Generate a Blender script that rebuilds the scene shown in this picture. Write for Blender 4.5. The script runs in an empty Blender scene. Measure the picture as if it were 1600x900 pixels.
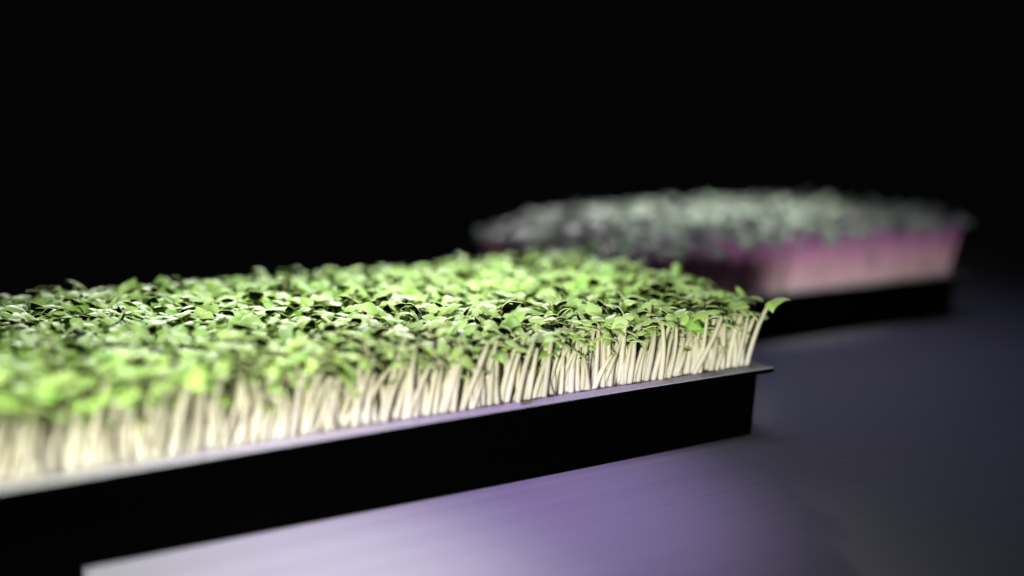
import bpy, math, random
import numpy as np
from mathutils import Vector

rng = np.random.default_rng(11)
scene = bpy.context.scene
COL = scene.collection

# ------------------------------------------------------------------ camera
TRAY_H = 0.04                                   # table top is z = 0, tray rim top is z = TRAY_H
CAM = np.array([-0.35513, -0.36930, 0.17240])
YAW, PITCH, FPX = 1.08855, 0.17795, 1449.42     # FPX: focal length for a 1600 px wide frame
FWD = np.array([math.cos(PITCH) * math.cos(YAW), math.cos(PITCH) * math.sin(YAW), -math.sin(PITCH)])
RIGHT = np.array([math.sin(YAW), -math.cos(YAW), 0.0])
UP = np.cross(RIGHT, FWD)
cam_data = bpy.data.cameras.new("camera")
cam_data.sensor_width = 36.0
cam_data.lens = 36.0 * FPX / 1600.0
cam_data.clip_start, cam_data.clip_end = 0.01, 50.0
cam_data.dof.use_dof = True
cam_data.dof.focus_distance = 0.472
cam_data.dof.aperture_fstop = 1.45
cam = bpy.data.objects.new("camera", cam_data)
cam.location = CAM
cam.rotation_euler = Vector(FWD).to_track_quat('-Z', 'Y').to_euler()
COL.objects.link(cam)
scene.camera = cam

# ------------------------------------------------------------------ world and lamps
world = bpy.data.worlds.new("World")
scene.world = world
world.use_nodes = True
bg = world.node_tree.nodes["Background"]
bg.inputs["Color"].default_value = (0.80, 0.84, 1.0, 1)
bg.inputs["Strength"].default_value = 0.0016


def lamp(name, kind, loc, target, energy, color=(1, 1, 1), **kw):
    d = bpy.data.lights.new(name, kind)
    d.energy = energy
    d.color = color
    for k, v in kw.items():
        setattr(d, k, v)
    o = bpy.data.objects.new(name, d)
    o.location = loc
    o.rotation_euler = (Vector(target) - Vector(loc)).to_track_quat('-Z', 'Y').to_euler()
    COL.objects.link(o)
    return o


# low key light from the camera's left: grazes the table, strikes stems and leaf flanks
lamp("key_lamp", 'SPOT', (-1.05, -1.00, 0.088), (-0.02, 0.16, 0.084), 106.0, (1.0, 0.985, 0.97),
     spot_size=math.radians(27), spot_blend=1.0, shadow_soft_size=0.11)
# two soft lamps behind the trays: sheen on the leaf tops
lamp("back_lamp", 'SPOT', (0.62, 1.44, 0.56), (-0.160, 0.120, 0.075), 160.0, (0.99, 0.97, 1.0),
     spot_size=math.radians(10.5), spot_blend=1.0, shadow_soft_size=0.13)
lamp("back_lamp", 'SPOT', (-0.14, 1.55, 0.56), (-0.285, 0.115, 0.075), 130.0, (0.99, 0.97, 1.0),
     spot_size=math.radians(12), spot_blend=1.0, shadow_soft_size=0.14)
# added unseen fill spots that brighten the two beds of seedlings
for gx, ge in ((-0.330, 28.0), (-0.205, 60.0), (-0.080, 82.0)):
    lamp("bed_fill_spot", 'SPOT', (gx, -0.04, 1.10), (gx, 0.135, 0.07), ge, (1.0, 0.985, 0.98),
         spot_size=math.radians(13.5), spot_blend=0.9, shadow_soft_size=0.06)
lamp("far_fill_spot", 'SPOT', (0.20, -0.02, 1.05), (0.200, 0.325, 0.07), 135.0, (1.0, 0.965, 0.98),
     spot_size=math.radians(18.5), spot_blend=0.9, shadow_soft_size=0.06)
# weak cool fill, added unseen above to brighten the free end of the table
lamp("top_fill", 'AREA', (0.06, 0.16, 1.2), (0.08, 0.17, 0.0), 0.14, (0.56, 0.57, 1.0),
     shape='RECTANGLE', size=0.3, size_y=0.3, spread=math.radians(44))
# grow lamps above the front of the near tray: a white one and a violet one
lamp("white_grow_lamp", 'SPOT', (-0.37, -0.34, 1.08), (-0.345, -0.066, 0.0), 82.0, (1.0, 0.99, 0.90),
     spot_size=math.radians(18.2), spot_blend=0.8, shadow_soft_size=0.03)
lamp("violet_grow_lamp", 'SPOT', (-0.21, -0.27, 1.10), (-0.198, -0.005, 0.0), 52.0, (0.66, 0.44, 1.0),
     spot_size=math.radians(16.8), spot_blend=1.0, shadow_soft_size=0.03)

scene.view_settings.view_transform = 'Standard'
scene.view_settings.look = 'None'
scene.view_settings.exposure = 0.0
scene.view_settings.gamma = 1.0
scene.view_settings.use_curve_mapping = False
scene.render.engine = 'CYCLES'
scene.cycles.max_bounces = 12
scene.cycles.diffuse_bounces = 10
scene.cycles.transmission_bounces = 6
scene.cycles.use_denoising = True


# ------------------------------------------------------------------ materials
def material(name):
    m = bpy.data.materials.new(name)
    m.use_nodes = True
    nt = m.node_tree
    return m, nt, nt.nodes["Principled BSDF"]


def ramp(nt, stops):
    n = nt.nodes.new("ShaderNodeValToRGB")
    e = n.color_ramp.elements
    while len(e) < len(stops):
        e.new(0.5)
    for el, (p, c) in zip(e, stops):
        el.position, el.color = p, (*c, 1)
    return n


def stretched_noise(nt, scale, stretch, detail=4.0):
    tc = nt.nodes.new("ShaderNodeTexCoord")
    mp = nt.nodes.new("ShaderNodeMapping")
    mp.inputs["Scale"].default_value = stretch
    nz = nt.nodes.new("ShaderNodeTexNoise")
    nz.inputs["Scale"].default_value = scale
    nz.inputs["Detail"].default_value = detail
    nt.links.new(tc.outputs["Object"], mp.inputs["Vector"])
    nt.links.new(mp.outputs["Vector"], nz.inputs["Vector"])
    return nz


def table_material():
    m, nt, b = material("brushed_dark_table")
    nz = stretched_noise(nt, 60.0, (0.02, 5.0, 1.0), 5.0)
    r = ramp(nt, [(0.28, (0.245, 0.248, 0.272)), (0.72, (0.312, 0.315, 0.345))])
    nt.links.new(nz.outputs["Fac"], r.inputs["Fac"])
    nt.links.new(r.outputs["Color"], b.inputs["Base Color"])
    rr = nt.nodes.new("ShaderNodeMapRange")
    rr.inputs["To Min"].default_value, rr.inputs["To Max"].default_value = 0.50, 0.66
    nt.links.new(nz.outputs["Fac"], rr.inputs["Value"])
    nt.links.new(rr.outputs["Result"], b.inputs["Roughness"])
    b.inputs["Specular IOR Level"].default_value = 0.25
    bp = nt.nodes.new("ShaderNodeBump")
    bp.inputs["Strength"].default_value = 0.08
    bp.inputs["Distance"].default_value = 0.0006
    nt.links.new(nz.outputs["Fac"], bp.inputs["Height"])
    nt.links.new(bp.outputs["Normal"], b.inputs["Normal"])
    return m


def plain(name, col, rough, spec=0.5, noise=0.0, scale=300.0):
    m, nt, b = material(name)
    if noise:
        nz = stretched_noise(nt, scale, (1, 1, 1), 3.0)
        r = ramp(nt, [(0.3, tuple(c * (1 - noise) for c in col)), (0.7, tuple(min(1, c * (1 + noise)) for c in col))])
        nt.links.new(nz.outputs["Fac"], r.inputs["Fac"])
        nt.links.new(r.outputs["Color"], b.inputs["Base Color"])
    else:
        b.inputs["Base Color"].default_value = (*col, 1)
    b.inputs["Roughness"].default_value = rough
    b.inputs["Specular IOR Level"].default_value = spec
    return m


def leaf_material(name, dark, light, rough, spec, sheen):
    """green blade: a tint per plant (attribute) and faint mottling"""
    m, nt, b = material(name)
    at = nt.nodes.new("ShaderNodeAttribute")
    at.attribute_name = "tint"
    nz = stretched_noise(nt, 260.0, (1, 1, 1), 2.0)
    ad = nt.nodes.new("ShaderNodeMath")
    ad.operation = 'MULTIPLY_ADD'
    ad.inputs[1].default_value = 0.30
    nt.links.new(nz.outputs["Fac"], ad.inputs[0])
    nt.links.new(at.outputs["Fac"], ad.inputs[2])
    r = ramp(nt, [(0.10, dark), (1.10, light)])
    nt.links.new(ad.outputs[0], r.inputs["Fac"])
    nt.links.new(r.outputs["Color"], b.inputs["Base Color"])
    b.inputs["Roughness"].default_value = rough
    b.inputs["Specular IOR Level"].default_value = spec
    b.inputs["Sheen Weight"].default_value = sheen              # waxy bloom
    b.inputs["Sheen Roughness"].default_value = 0.35
    return m


def stem_material(name, stops, rough=0.45):
    """stem colour runs from root to tip with the 'along' attribute, plus a tint per plant"""
    m, nt, b = material(name)
    al = nt.nodes.new("ShaderNodeAttribute")
    al.attribute_name = "along"
    r = ramp(nt, stops)
    nt.links.new(al.outputs["Fac"], r.inputs["Fac"])
    at = nt.nodes.new("ShaderNodeAttribute")
    at.attribute_name = "tint"
    mr = nt.nodes.new("ShaderNodeMapRange")
    mr.inputs["To Min"].default_value, mr.inputs["To Max"].default_value = 0.80, 1.06
    nt.links.new(at.outputs["Fac"], mr.inputs["Value"])
    hs = nt.nodes.new("ShaderNodeHueSaturation")
    nt.links.new(r.outputs["Color"], hs.inputs["Color"])
    nt.links.new(mr.outputs["Result"], hs.inputs["Value"])
    nt.links.new(hs.outputs["Color"], b.inputs["Base Color"])
    b.inputs["Roughness"].default_value = rough
    b.inputs["Specular IOR Level"].default_value = 0.35
    tr = nt.nodes.new("ShaderNodeBsdfTranslucent")              # watery stems let light through
    nt.links.new(hs.outputs["Color"], tr.inputs["Color"])
    mx = nt.nodes.new("ShaderNodeMixShader")
    mx.inputs[0].default_value = 0.30
    nt.links.new(b.outputs[0], mx.inputs[1])
    nt.links.new(tr.outputs[0], mx.inputs[2])
    nt.links.new(mx.outputs[0], nt.nodes["Material Output"].inputs["Surface"])
    return m


M_TABLE = table_material()
M_BLACK = plain("matte_black_plastic", (0.0007, 0.0007, 0.0008), 0.9, 0.0)
M_RIM_SHEEN = plain("rim_painted_sheen", (0.36, 0.36, 0.37), 0.5, 0.3, 0.06, 400.0)  # paler top face: reflected lamp light painted into the rim's colour
M_MAT = plain("fibre_mat", (0.50, 0.47, 0.38), 0.95, 0.1, 0.35, 700.0)
M_LEAF = leaf_material("cotyledon_top", (0.18, 0.44, 0.030), (0.40, 0.63, 0.120), 0.58, 0.9, 0.55)
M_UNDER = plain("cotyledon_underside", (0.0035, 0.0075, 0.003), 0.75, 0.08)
M_EDGE = plain("cotyledon_edge", (0.50, 0.66, 0.20), 0.5, 0.4)
M_STEM = stem_material("pale_stem", [(0.0, (0.93, 0.91, 0.77)), (0.45, (0.88, 0.85, 0.62)), (1.0, (0.69, 0.69, 0.37))])
M_RED_LEAF = leaf_material("greyish_leaf_top", (0.14, 0.21, 0.13), (0.28, 0.36, 0.25), 0.50, 0.7, 0.7)
M_RED_UNDER = plain("greyish_leaf_underside", (0.15, 0.15, 0.16), 0.6, 0.3)
M_RED_STEM = stem_material("magenta_stem", [(0.0, (0.90, 0.72, 0.70)), (0.5, (0.80, 0.42, 0.58)), (1.0, (0.42, 0.08, 0.44))])


# ------------------------------------------------------------------ mesh helpers
def mesh_from(name, V, F, mats, midx=None, smooth=True, attrs=None):
    me = bpy.data.meshes.new(name)
    V = np.asarray(V, dtype=np.float32)
    F = np.asarray(F, dtype=np.int32)
    nf = len(F)
    me.vertices.add(len(V))
    me.vertices.foreach_set("co", V.ravel())
    me.loops.add(nf * 4)
    me.loops.foreach_set("vertex_index", F.ravel())
    me.polygons.add(nf)
    me.polygons.foreach_set("loop_start", np.arange(nf, dtype=np.int32) * 4)
    for m in mats:
        me.materials.append(m)
    if midx is not None:
        me.polygons.foreach_set("material_index", np.asarray(midx, dtype=np.int32))
    me.update(calc_edges=True)
    me.polygons.foreach_set("use_smooth", np.full(nf, bool(smooth)))
    for k, a in (attrs or {}).items():
        at = me.attributes.new(k, 'FLOAT', 'POINT')
        at.data.foreach_set("value", np.asarray(a, dtype=np.float32))
    return me


def link(name, data, parent=None, **props):
    o = bpy.data.objects.new(name, data)
    COL.objects.link(o)
    if parent:
        o.parent = parent
    for k, v in props.items():
        o[k] = v
    return o


def loft(rings, close_first=False, close_last=False):
    """quads between closed rings of equal length; ends capped when the ring has four corners"""
    n = len(rings[0])
    V = [p for r in rings for p in r]
    F = []
    for i in range(len(rings) - 1):
        for k in range(n):
            a, b = i * n + k, i * n + (k + 1) % n
            F.append((a, b, b + n, a + n))
    if n == 4 and close_first:
        F.append((3, 2, 1, 0))
    if n == 4 and close_last:
        t = (len(rings) - 1) * n
        F.append((t, t + 1, t + 2, t + 3))
    return V, F


def rect_ring(x0, x1, y0, y1, z):
    return [(x0, y0, z), (x1, y0, z), (x1, y1, z), (x0, y1, z)]


# ------------------------------------------------------------------ table
TX0, TX1, TY0, TY1, TT = -0.3465, 0.777, -0.62, 0.62, 0.028
bv = 0.0012
V, F = loft([rect_ring(TX0 + bv, TX1 - bv, TY0 + bv, TY1 - bv, -TT),
             rect_ring(TX0, TX1, TY0, TY1, -TT + bv),
             rect_ring(TX0, TX1, TY0, TY1, -bv),
             rect_ring(TX0 + bv, TX1 - bv, TY0 + bv, TY1 - bv, 0.0)], True, True)
link("table_top", mesh_from("table_top", V, F, [M_TABLE], smooth=False), kind="structure",
     label="dark brushed table top under both trays")

# ------------------------------------------------------------------ trays
TRAY_L, TRAY_D, LIP, WALL = 0.375, 0.2298, 0.0062, 0.0016


def tray(x1, y0, length, label):
    """x1: right end of the rim, y0: its front edge. Origin at the middle of the tray's base."""
    x0, y1 = x1 - length, y0 + TRAY_D
    cx, cy = (x0 + x1) / 2, (y0 + y1) / 2
    root = link("seedling_tray", None, label=label, category="tray", group="black seedling trays")
    root.location = (cx, cy, 0.0)
    hx, hy, H = length / 2, TRAY_D / 2, TRAY_H
    R = lambda i, z: rect_ring(-hx + i, hx - i, -hy + i, hy - i, z)
    b = LIP + 0.0012                             # walls lean in towards the base
    V, F = loft([R(b + 0.0008, 0.0), R(b, 0.0008), R(LIP, H - 0.0030), R(LIP + WALL, H - 0.0030),
                 R(b + WALL, 0.0020)], True, True)
    link("basin", mesh_from("basin", V, F, [M_BLACK], smooth=False), root)
    # flat flange with a turned-down lip
    rings = [R(LIP + WALL, H - 0.0030), R(LIP - 0.0002, H - 0.0031), R(0.0, H - 0.0029), R(0.0, H - 0.0004),
             R(0.0004, H), R(LIP + WALL + 0.0002, H), R(LIP + WALL + 0.0006, H - 0.0030)]
    V, F = loft(rings)
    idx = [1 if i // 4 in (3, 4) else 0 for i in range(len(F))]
    link("rim", mesh_from("rim", V, F, [M_BLACK, M_RIM_SHEEN], idx, smooth=False), root)
    g = LIP + WALL + 0.0012
    V, F = loft([R(g + 0.0004, 0.0025), R(g, H - 0.0060), R(g + 0.0010, H - 0.0048)], True, True)
    link("growing_mat", mesh_from("growing_mat", V, F, [M_MAT], smooth=False), root)
    return x0, x1, y0, y1


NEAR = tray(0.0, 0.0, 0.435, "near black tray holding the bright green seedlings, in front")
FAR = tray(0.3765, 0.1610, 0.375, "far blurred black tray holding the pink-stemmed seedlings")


# ------------------------------------------------------------------ seedlings
def norm(v):
    return v / (np.linalg.norm(v, axis=-1, keepdims=True) + 1e-12)


def stem_geo(base, tip, bend, r0, r1, rings=7, sides=7):
    t = np.append(np.linspace(0, 0.985, rings - 1), 1.0)[:, None]
    mid = (base + tip) / 2 + bend
    c = (1 - t) ** 2 * base + 2 * t * (1 - t) * mid + t ** 2 * tip
    d = norm(2 * (1 - t) * (mid - base) + 2 * t * (tip - mid))
    ref = np.array([0.31, 0.95, 0.0])
    a = norm(np.cross(d, ref))
    b = np.cross(d, a)
    rad = (r0 + (r1 - r0) * t)
    rad[-1] *= 0.06                              # closed, rounded top under the leaves
    rad[-2] *= 0.95
    ph = np.arange(sides) / sides * 2 * np.pi
    V = (c[:, None, :] + rad[:, None, :] * (np.cos(ph)[None, :, None] * a[:, None, :] + np.sin(ph)[None, :, None] * b[:, None, :]))
    V = V.reshape(-1, 3)
    along = np.repeat(t[:, 0], sides)
    F = []
    for i in range(rings - 1):
        for k in range(sides):
            p, q = i * sides + k, i * sides + (k + 1) % sides
            F.append((p, q, q + sides, p + sides))
    return V, np.array(F), along, d[-1]


def leaf_faces(nu, nv):
    top = [(i * nv + j, (i + 1) * nv + j, (i + 1) * nv + j + 1, i * nv + j + 1) for i in range(nu - 1) for j in range(nv - 1)]
    o = nu * nv
    bot = [(o + a, o + d, o + c, o + b) for a, b, c, d in top]
    per = [i * nv for i in range(nu)] + [(nu - 1) * nv + j for j in range(1, nv)] + [i * nv + nv - 1 for i in range(nu - 2, -1, -1)]
    o2 = 2 * o
    n = len(per)
    edge = [(o2 + k, o2 + n + k, o2 + n + k + 1, o2 + k + 1) for k in range(n - 1)]
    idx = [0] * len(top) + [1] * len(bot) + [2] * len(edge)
    return np.array(top + bot + edge), np.array(idx), np.array(per)


LEAF_F = {k: leaf_faces(*k) for k in ((8, 5), (5, 3))}


def leaf_geo(root, out, up, L, W, droop, rise, fold, cup, twist, thick=0.00042, res=(8, 5), notch=0.0):
    """a cotyledon blade: solid, pointed, arched down along its length and folded along the midrib"""
    nu, nv = res
    F, idx, per = LEAF_F[res]
    u = np.linspace(0, 1, nu)
    v = np.linspace(-1, 1, nv)
    ang = rise - droop * u ** 1.15
    du = L / (nu - 1)
    x = np.concatenate([[0], np.cumsum(np.cos((ang[1:] + ang[:-1]) / 2) * du)])
    z = np.concatenate([[0], np.cumsum(np.sin((ang[1:] + ang[:-1]) / 2) * du)])
    w = W * (1 - u ** 1.9) ** 0.85 * (0.50 + 0.55 * np.sin(np.pi * np.clip(u * 1.15, 0, 1) ** 0.9)) + W * 0.012
    if notch:
        w = W * (0.16 + 0.84 * np.sin(np.pi * np.clip(u * 0.80 + 0.02, 0, 1)) ** 0.9)
    side = norm(np.cross(up, out))
    X = np.repeat(x[:, None], nv, 1)
    Y = w[:, None] * v[None, :] * np.cos(fold)
    Zl = -np.abs(v) ** 1.25 * w[:, None] * np.sin(fold) + cup * w[:, None] * (v[None, :] ** 2) * u[:, None]
    if notch:
        X = X - notch * L * (u[:, None] ** 6) * (1 - np.abs(v)[None, :] ** 1.5)
    nx, nz = -np.sin(ang)[:, None], np.cos(ang)[:, None]
    X = X + nx * Zl
    Z = z[:, None] + nz * Zl
    tw = twist * u[:, None]
    Y, Z = Y * np.cos(tw) - (Z - z[:, None]) * np.sin(tw), z[:, None] + (Z - z[:, None]) * np.cos(tw) + Y * np.sin(tw)
    P = root + X[..., None] * out + Y[..., None] * side + Z[..., None] * up
    du_ = np.gradient(P, axis=0)
    dv_ = np.gradient(P, axis=1)
    N = norm(np.cross(du_, dv_))
    B = P - N * thick
    T, B = P.reshape(-1, 3), B.reshape(-1, 3)
    V = np.concatenate([T, B, T[per], B[per]])
    return V, F, idx


def seedling_geo(base, tip, leaf_az, size, style, full=True, star=False):
    """list of (kind, V, F, material index, along)"""
    out = []
    bend = np.array([0, 0, 0.006]) + np.append(rng.normal(0, 0.0022, 2), 0)
    red = style == 'red'
    r = (0.00125 if red else 0.00114) * rng.uniform(0.80, 1.18)
    V, F, al, d = stem_geo(base, tip, bend, r * 1.30, r * 0.86, 7 if full else 5, 7 if full else 5)
    out.append(("stem", V, F, np.zeros(len(F), int), al))
    tilt = rng.normal(0, 0.45, 2)
    if not red and rng.random() < 0.15:          # some heads nod away, showing their dark undersides
        tilt = tilt + FWD[:2] * rng.uniform(0.45, 0.85)
    up = norm(0.45 * d + np.array([tilt[0], tilt[1], 0.80]))
    if star:                                     # one broad folded leaf out over the corner, a small one below it
        up = norm(np.array([0.0, 0.0, 1.0]) - 0.25 * RIGHT)
        o1 = norm(RIGHT * 0.93 - np.array([FWD[0], FWD[1], 0]) * 0.35)
        o2 = norm(-RIGHT * 0.25 - np.array([FWD[0], FWD[1], 0]) * 0.95)
        o1, o2 = norm(o1 - up * (o1 @ up)), norm(o2 - up * (o2 @ up))
        for o, L, W, dr, ri, fo in ((o1, 0.0112, 0.0058, 1.25, 0.50, 0.50), (o2, 0.0075, 0.0036, 0.9, -0.45, 0.2)):
            g = leaf_geo(tip + up * 0.0002, o, up, L, W, dr, ri, fo, 0.0, 0.0, 0.00042, (8, 5))
            out.append(("leaf", *g, np.zeros(len(g[0]))))
        return out
    for k in (0, 1):
        az = leaf_az + k * math.pi + rng.normal(0, 0.22)
        o = np.array([math.cos(az), math.sin(az), 0.0])
        o = norm(o - up * (o @ up))
        L = size * rng.uniform(0.85, 1.12)
        res = (8, 5) if full else (5, 3)
        if red:
            g = leaf_geo(tip - up * 0.0004, o, up, L, L * 0.46, rng.uniform(0.2, 0.9), rng.normal(0.25, 0.25), rng.uniform(0.05, 0.35),
                         0.1, rng.normal(0, 0.25), 0.0004, res, notch=0.16)
        else:
            g = leaf_geo(tip + up * 0.0002, o, up, L, L * rng.uniform(0.38, 0.50), rng.uniform(0.60, 1.40), rng.normal(0.16, 0.26),
                         rng.uniform(0.05, 0.42), rng.uniform(-0.05, 0.12), rng.normal(0, 0.22), 0.00040, res)
        out.append(("leaf", *g, np.zeros(len(g[0]))))
    return out


def field(x0, x1, y0, y1, step):
    pts = []
    ny = int((y1 - y0) / (step * 0.866))
    for j in range(ny + 1):
        y = y0 + (y1 - y0) * j / ny
        nx = int((x1 - x0) / step)
        for i in range(nx + 1):
            x = x0 + (x1 - x0) * (i + (0.5 if j % 2 else 0.0)) / (nx + 0.5)
            pts.append((x + rng.normal(0, step * 0.17), y + rng.normal(0, step * 0.17)))
    p = np.array(pts)
    p[:, 0] = np.clip(p[:, 0], x0 - 0.0005, x1 + 0.0005)
    p[:, 1] = np.clip(p[:, 1], y0 - 0.0005, y1 + 0.0005)
    return p


MAT_Z = TRAY_H - 0.0050


def edge_push(x, y, box, reach):
    ex = np.clip(1 - (box[1] - x) / reach, 0, 1) - np.clip(1 - (x - box[0]) / reach, 0, 1)
    ey = np.clip(1 - (box[3] - y) / reach, 0, 1) - np.clip(1 - (y - box[2]) / reach, 0, 1)
    return np.array([ex, ey])


def grow(tray_box, step, style, heights, size, sway, push, inset=0.0112):
    x0, x1, y0, y1 = tray_box[0] + inset, tray_box[1] - inset, tray_box[2] + inset, tray_box[3] - inset
    plants = []
    for x, y in field(x0, x1, y0, y1, step):
        h = max(heights[0] * 0.55, rng.normal(*heights))
        e = edge_push(x, y, (x0, x1, y0, y1), 0.022)
        h -= 0.0035 * max(0.0, -e[1]) - 0.001 * max(0.0, e[0])
        if style == 'red':                       # the far bed tapers off at its left end
            h -= 0.015 * np.clip(1 - (x - x0) / 0.055, 0, 1)
        off = rng.normal(0, sway, 2) + np.array([0.0060, 0.0005]) + e * push * rng.uniform(0.5, 1.2) * np.array([2.4 if style == 'red' and e[0] < 0 else 1.0, 1.0])
        base = np.array([x, y, MAT_Z])
        tip = np.array([x + off[0], y + off[1], MAT_Z + h])
        plants.append(dict(base=base, tip=tip, az=rng.uniform(0, math.pi), size=rng.normal(*size), edge=e))
    return plants


near = grow(NEAR, 0.0050, 'green', (0.0382, 0.0024), (0.0087, 0.0008), 0.0054, np.array([0.0050, -0.0030]))
for x in np.arange(NEAR[0] + 0.012, NEAR[1] - 0.014, 0.00125):          # an uneven, crowded front edge
    b_ = np.array([x + rng.normal(0, 0.0009), NEAR[2] + 0.0108 + abs(rng.normal(0, 0.0060)), MAT_Z])
    h_ = rng.choice([rng.uniform(0.017, 0.026), rng.uniform(0.026, 0.036)], p=[0.38, 0.62])
    near.append(dict(base=b_, tip=b_ + np.array([rng.normal(0.0065, 0.0060) * h_ / 0.03, rng.normal(0.0015, 0.0018), h_]),
                     az=rng.uniform(0, math.pi), size=rng.normal(0.0088, 0.0010) * (0.42 if h_ < 0.026 else 1.0), edge=np.array([0.0, -1.0])))
corner = np.array([NEAR[1] - 0.0108, NEAR[2] + 0.0112, MAT_Z])
for k, (bx, by, lean, fwd_, h, az, s) in enumerate((
        (0.0, 0.0, 0.0125, 0.0000, 0.0405, -0.15, 0.0125),
        (-0.0028, 0.0030, 0.0095, 0.0020, 0.0330, 0.50, 0.0120),
        (-0.0065, 0.0008, 0.0065, 0.0010, 0.0345, 1.20, 0.0120),
        (-0.0060, 0.0060, -0.0030, 0.0020, 0.0320, 2.00, 0.0110))):
    b_ = corner + np.array([bx, by, 0])
    near.append(dict(base=b_, tip=b_ + RIGHT * lean + np.array([0.45, 0.87, 0]) * fwd_ + np.array([0, 0, h]), az=az, size=s,
                     edge=np.array([1.0, -1.0]), star=(k == 0)))

for p in near:
    p["geo"] = seedling_geo(p["base"], p["tip"], p["az"], p["size"], 'green', star=p.get("star", False))
    p["tint"] = float(np.clip(rng.normal(0.5, 0.22), 0, 1))


def project(P):
    d = P - CAM
    z = d @ FWD
    return 800 + FPX * (d @ RIGHT) / z, 450 - FPX * (d @ UP) / z, z


# which 300 of the seedlings show largest from here: nearest point in every cell of a coarse picture
GW, GH = 400, 225
pts, own, under = [], [], []
for i, p in enumerate(near):
    for kind, V, F, idx, al in p["geo"]:
        q = V[F].mean(1)
        pts.append(np.concatenate([V, q]))
        own.append(np.full(len(V) + len(q), i))
        fl = np.zeros(len(V) + len(q), bool)
        if kind == "leaf":
            fl[len(V):] = idx == 1
            n_ = 40
            fl[n_:2 * n_] = True
        under.append(fl)
pts, own, under = np.concatenate(pts), np.concatenate(own), np.concatenate(under)
sx, sy, sz = project(pts)
ok = (sx >= 0) & (sx < 1600) & (sy >= 0) & (sy < 900)
cell = (sy[ok] / 4).astype(int) * GW + (sx[ok] / 4).astype(int)
order = np.lexsort((sz[ok], cell))
cs = cell[order]
first = np.concatenate([[True], cs[1:] != cs[:-1]])
win = np.nonzero(ok)[0][order[first]]
seen = np.bincount(own[win], minlength=len(near))
seen_under = np.bincount(own[win][under[win]], minlength=len(near))
rank = np.argsort(-seen)
single = set(rank[:300].tolist()) | {i for i, p in enumerate(near) if p.get("star")}
if len(single) > 300:
    single.discard(int(rank[299]))

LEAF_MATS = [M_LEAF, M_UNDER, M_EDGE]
GROUP = "green seedlings in the near tray"


TENTHS = ("one tenth", "two tenths", "three tenths", "four tenths", "halfway", "six tenths", "seven tenths", "eight tenths", "nine tenths")


def words(i, p):
    """which seedling: its height, lean, leaf, row and how far along the tray it stands"""
    if p.get("star"):
        return "pale-stemmed seedling leaning out past the tray's right corner, broad folded leaf at its tip"
    bx, by, _ = project(np.array([p["base"]]))
    tx, ty, tz = project(np.array([p["tip"]]))
    lean = float(tx[0] - bx[0]) * float(tz[0]) / 0.46
    sway = "right-leaning" if lean > 24 else ("left-leaning" if lean < -6 else "upright")
    h = p["tip"][2] - p["base"][2]
    tall = "short" if h < 0.0285 else ("tall" if h > 0.0395 else "")
    y = p["base"][1]
    row = "front row" if y < 0.0185 else ("second rows" if y < 0.045 else ("middle front" if y < 0.095 else ("middle back" if y < 0.160 else "back edge")))
    f = int(round(-p["base"][0] / 0.375 * 10))
    along = "at the tray's right end" if f <= 0 else ("at the picture's left edge" if f >= 10 else TENTHS[f - 1] + " along from the right end")
    dark = seen_under[i] >= 0.3 * max(1, seen[i]) and seen_under[i] >= 3
    look = "dark-leaved" if dark else ("yellow-green" if p["tint"] > 0.62 else ("deep green" if p["tint"] < 0.38 else "bright green"))
    return " ".join(f"{tall} {sway} {look} seedling, {row}, {along}".split())


def add_seedling(i, p):
    e = link("green_seedling", None, label=words(i, p), category="seedling", group=GROUP)
    e.location = p["base"]
    for kind, V, F, idx, al in p["geo"]:
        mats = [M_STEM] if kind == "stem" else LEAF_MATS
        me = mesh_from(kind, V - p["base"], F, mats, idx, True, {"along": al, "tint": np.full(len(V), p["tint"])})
        link(kind, me, e)


def add_mass(name, plants, stem_mat, leaf_mats, **props):
    Vs, Fs, Is, As, Ts, n = [], [], [], [], [], 0
    for p in plants:
        for kind, V, F, idx, al in p["geo"]:
            Vs.append(V)
            Fs.append(F + n)
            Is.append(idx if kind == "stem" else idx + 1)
            As.append(al)
            Ts.append(np.full(len(V), p["tint"]))
            n += len(V)
    me = mesh_from(name, np.concatenate(Vs), np.concatenate(Fs), [stem_mat] + leaf_mats, np.concatenate(Is), True,
                   {"along": np.concatenate(As), "tint": np.concatenate(Ts)})
    return link(name, me, **props)


for i, p in enumerate(near):
    if i in single:
        add_seedling(i, p)
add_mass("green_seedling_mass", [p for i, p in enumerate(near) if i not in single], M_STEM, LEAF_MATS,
         kind="stuff", category="seedlings", label="dense mass of green seedlings filling the rest of the near tray")

far = grow(FAR, 0.0057, 'red', (0.0525, 0.0028), (0.0096, 0.0012), 0.0050, np.array([0.0058, 0.0030]))
for p in far:
    p["geo"] = seedling_geo(p["base"], p["tip"], p["az"], p["size"], 'red', full=False)
    p["tint"] = float(np.clip(rng.normal(0.5, 0.25), 0, 1))
add_mass("pink_stemmed_seedling_mass", far, M_RED_STEM, [M_RED_LEAF, M_RED_UNDER, M_RED_UNDER],
         kind="stuff", category="seedlings", label="blurred mass of grey-green seedlings with pink and magenta stems in the far tray")
print("near", len(near), "far", len(far), "single", len(single))
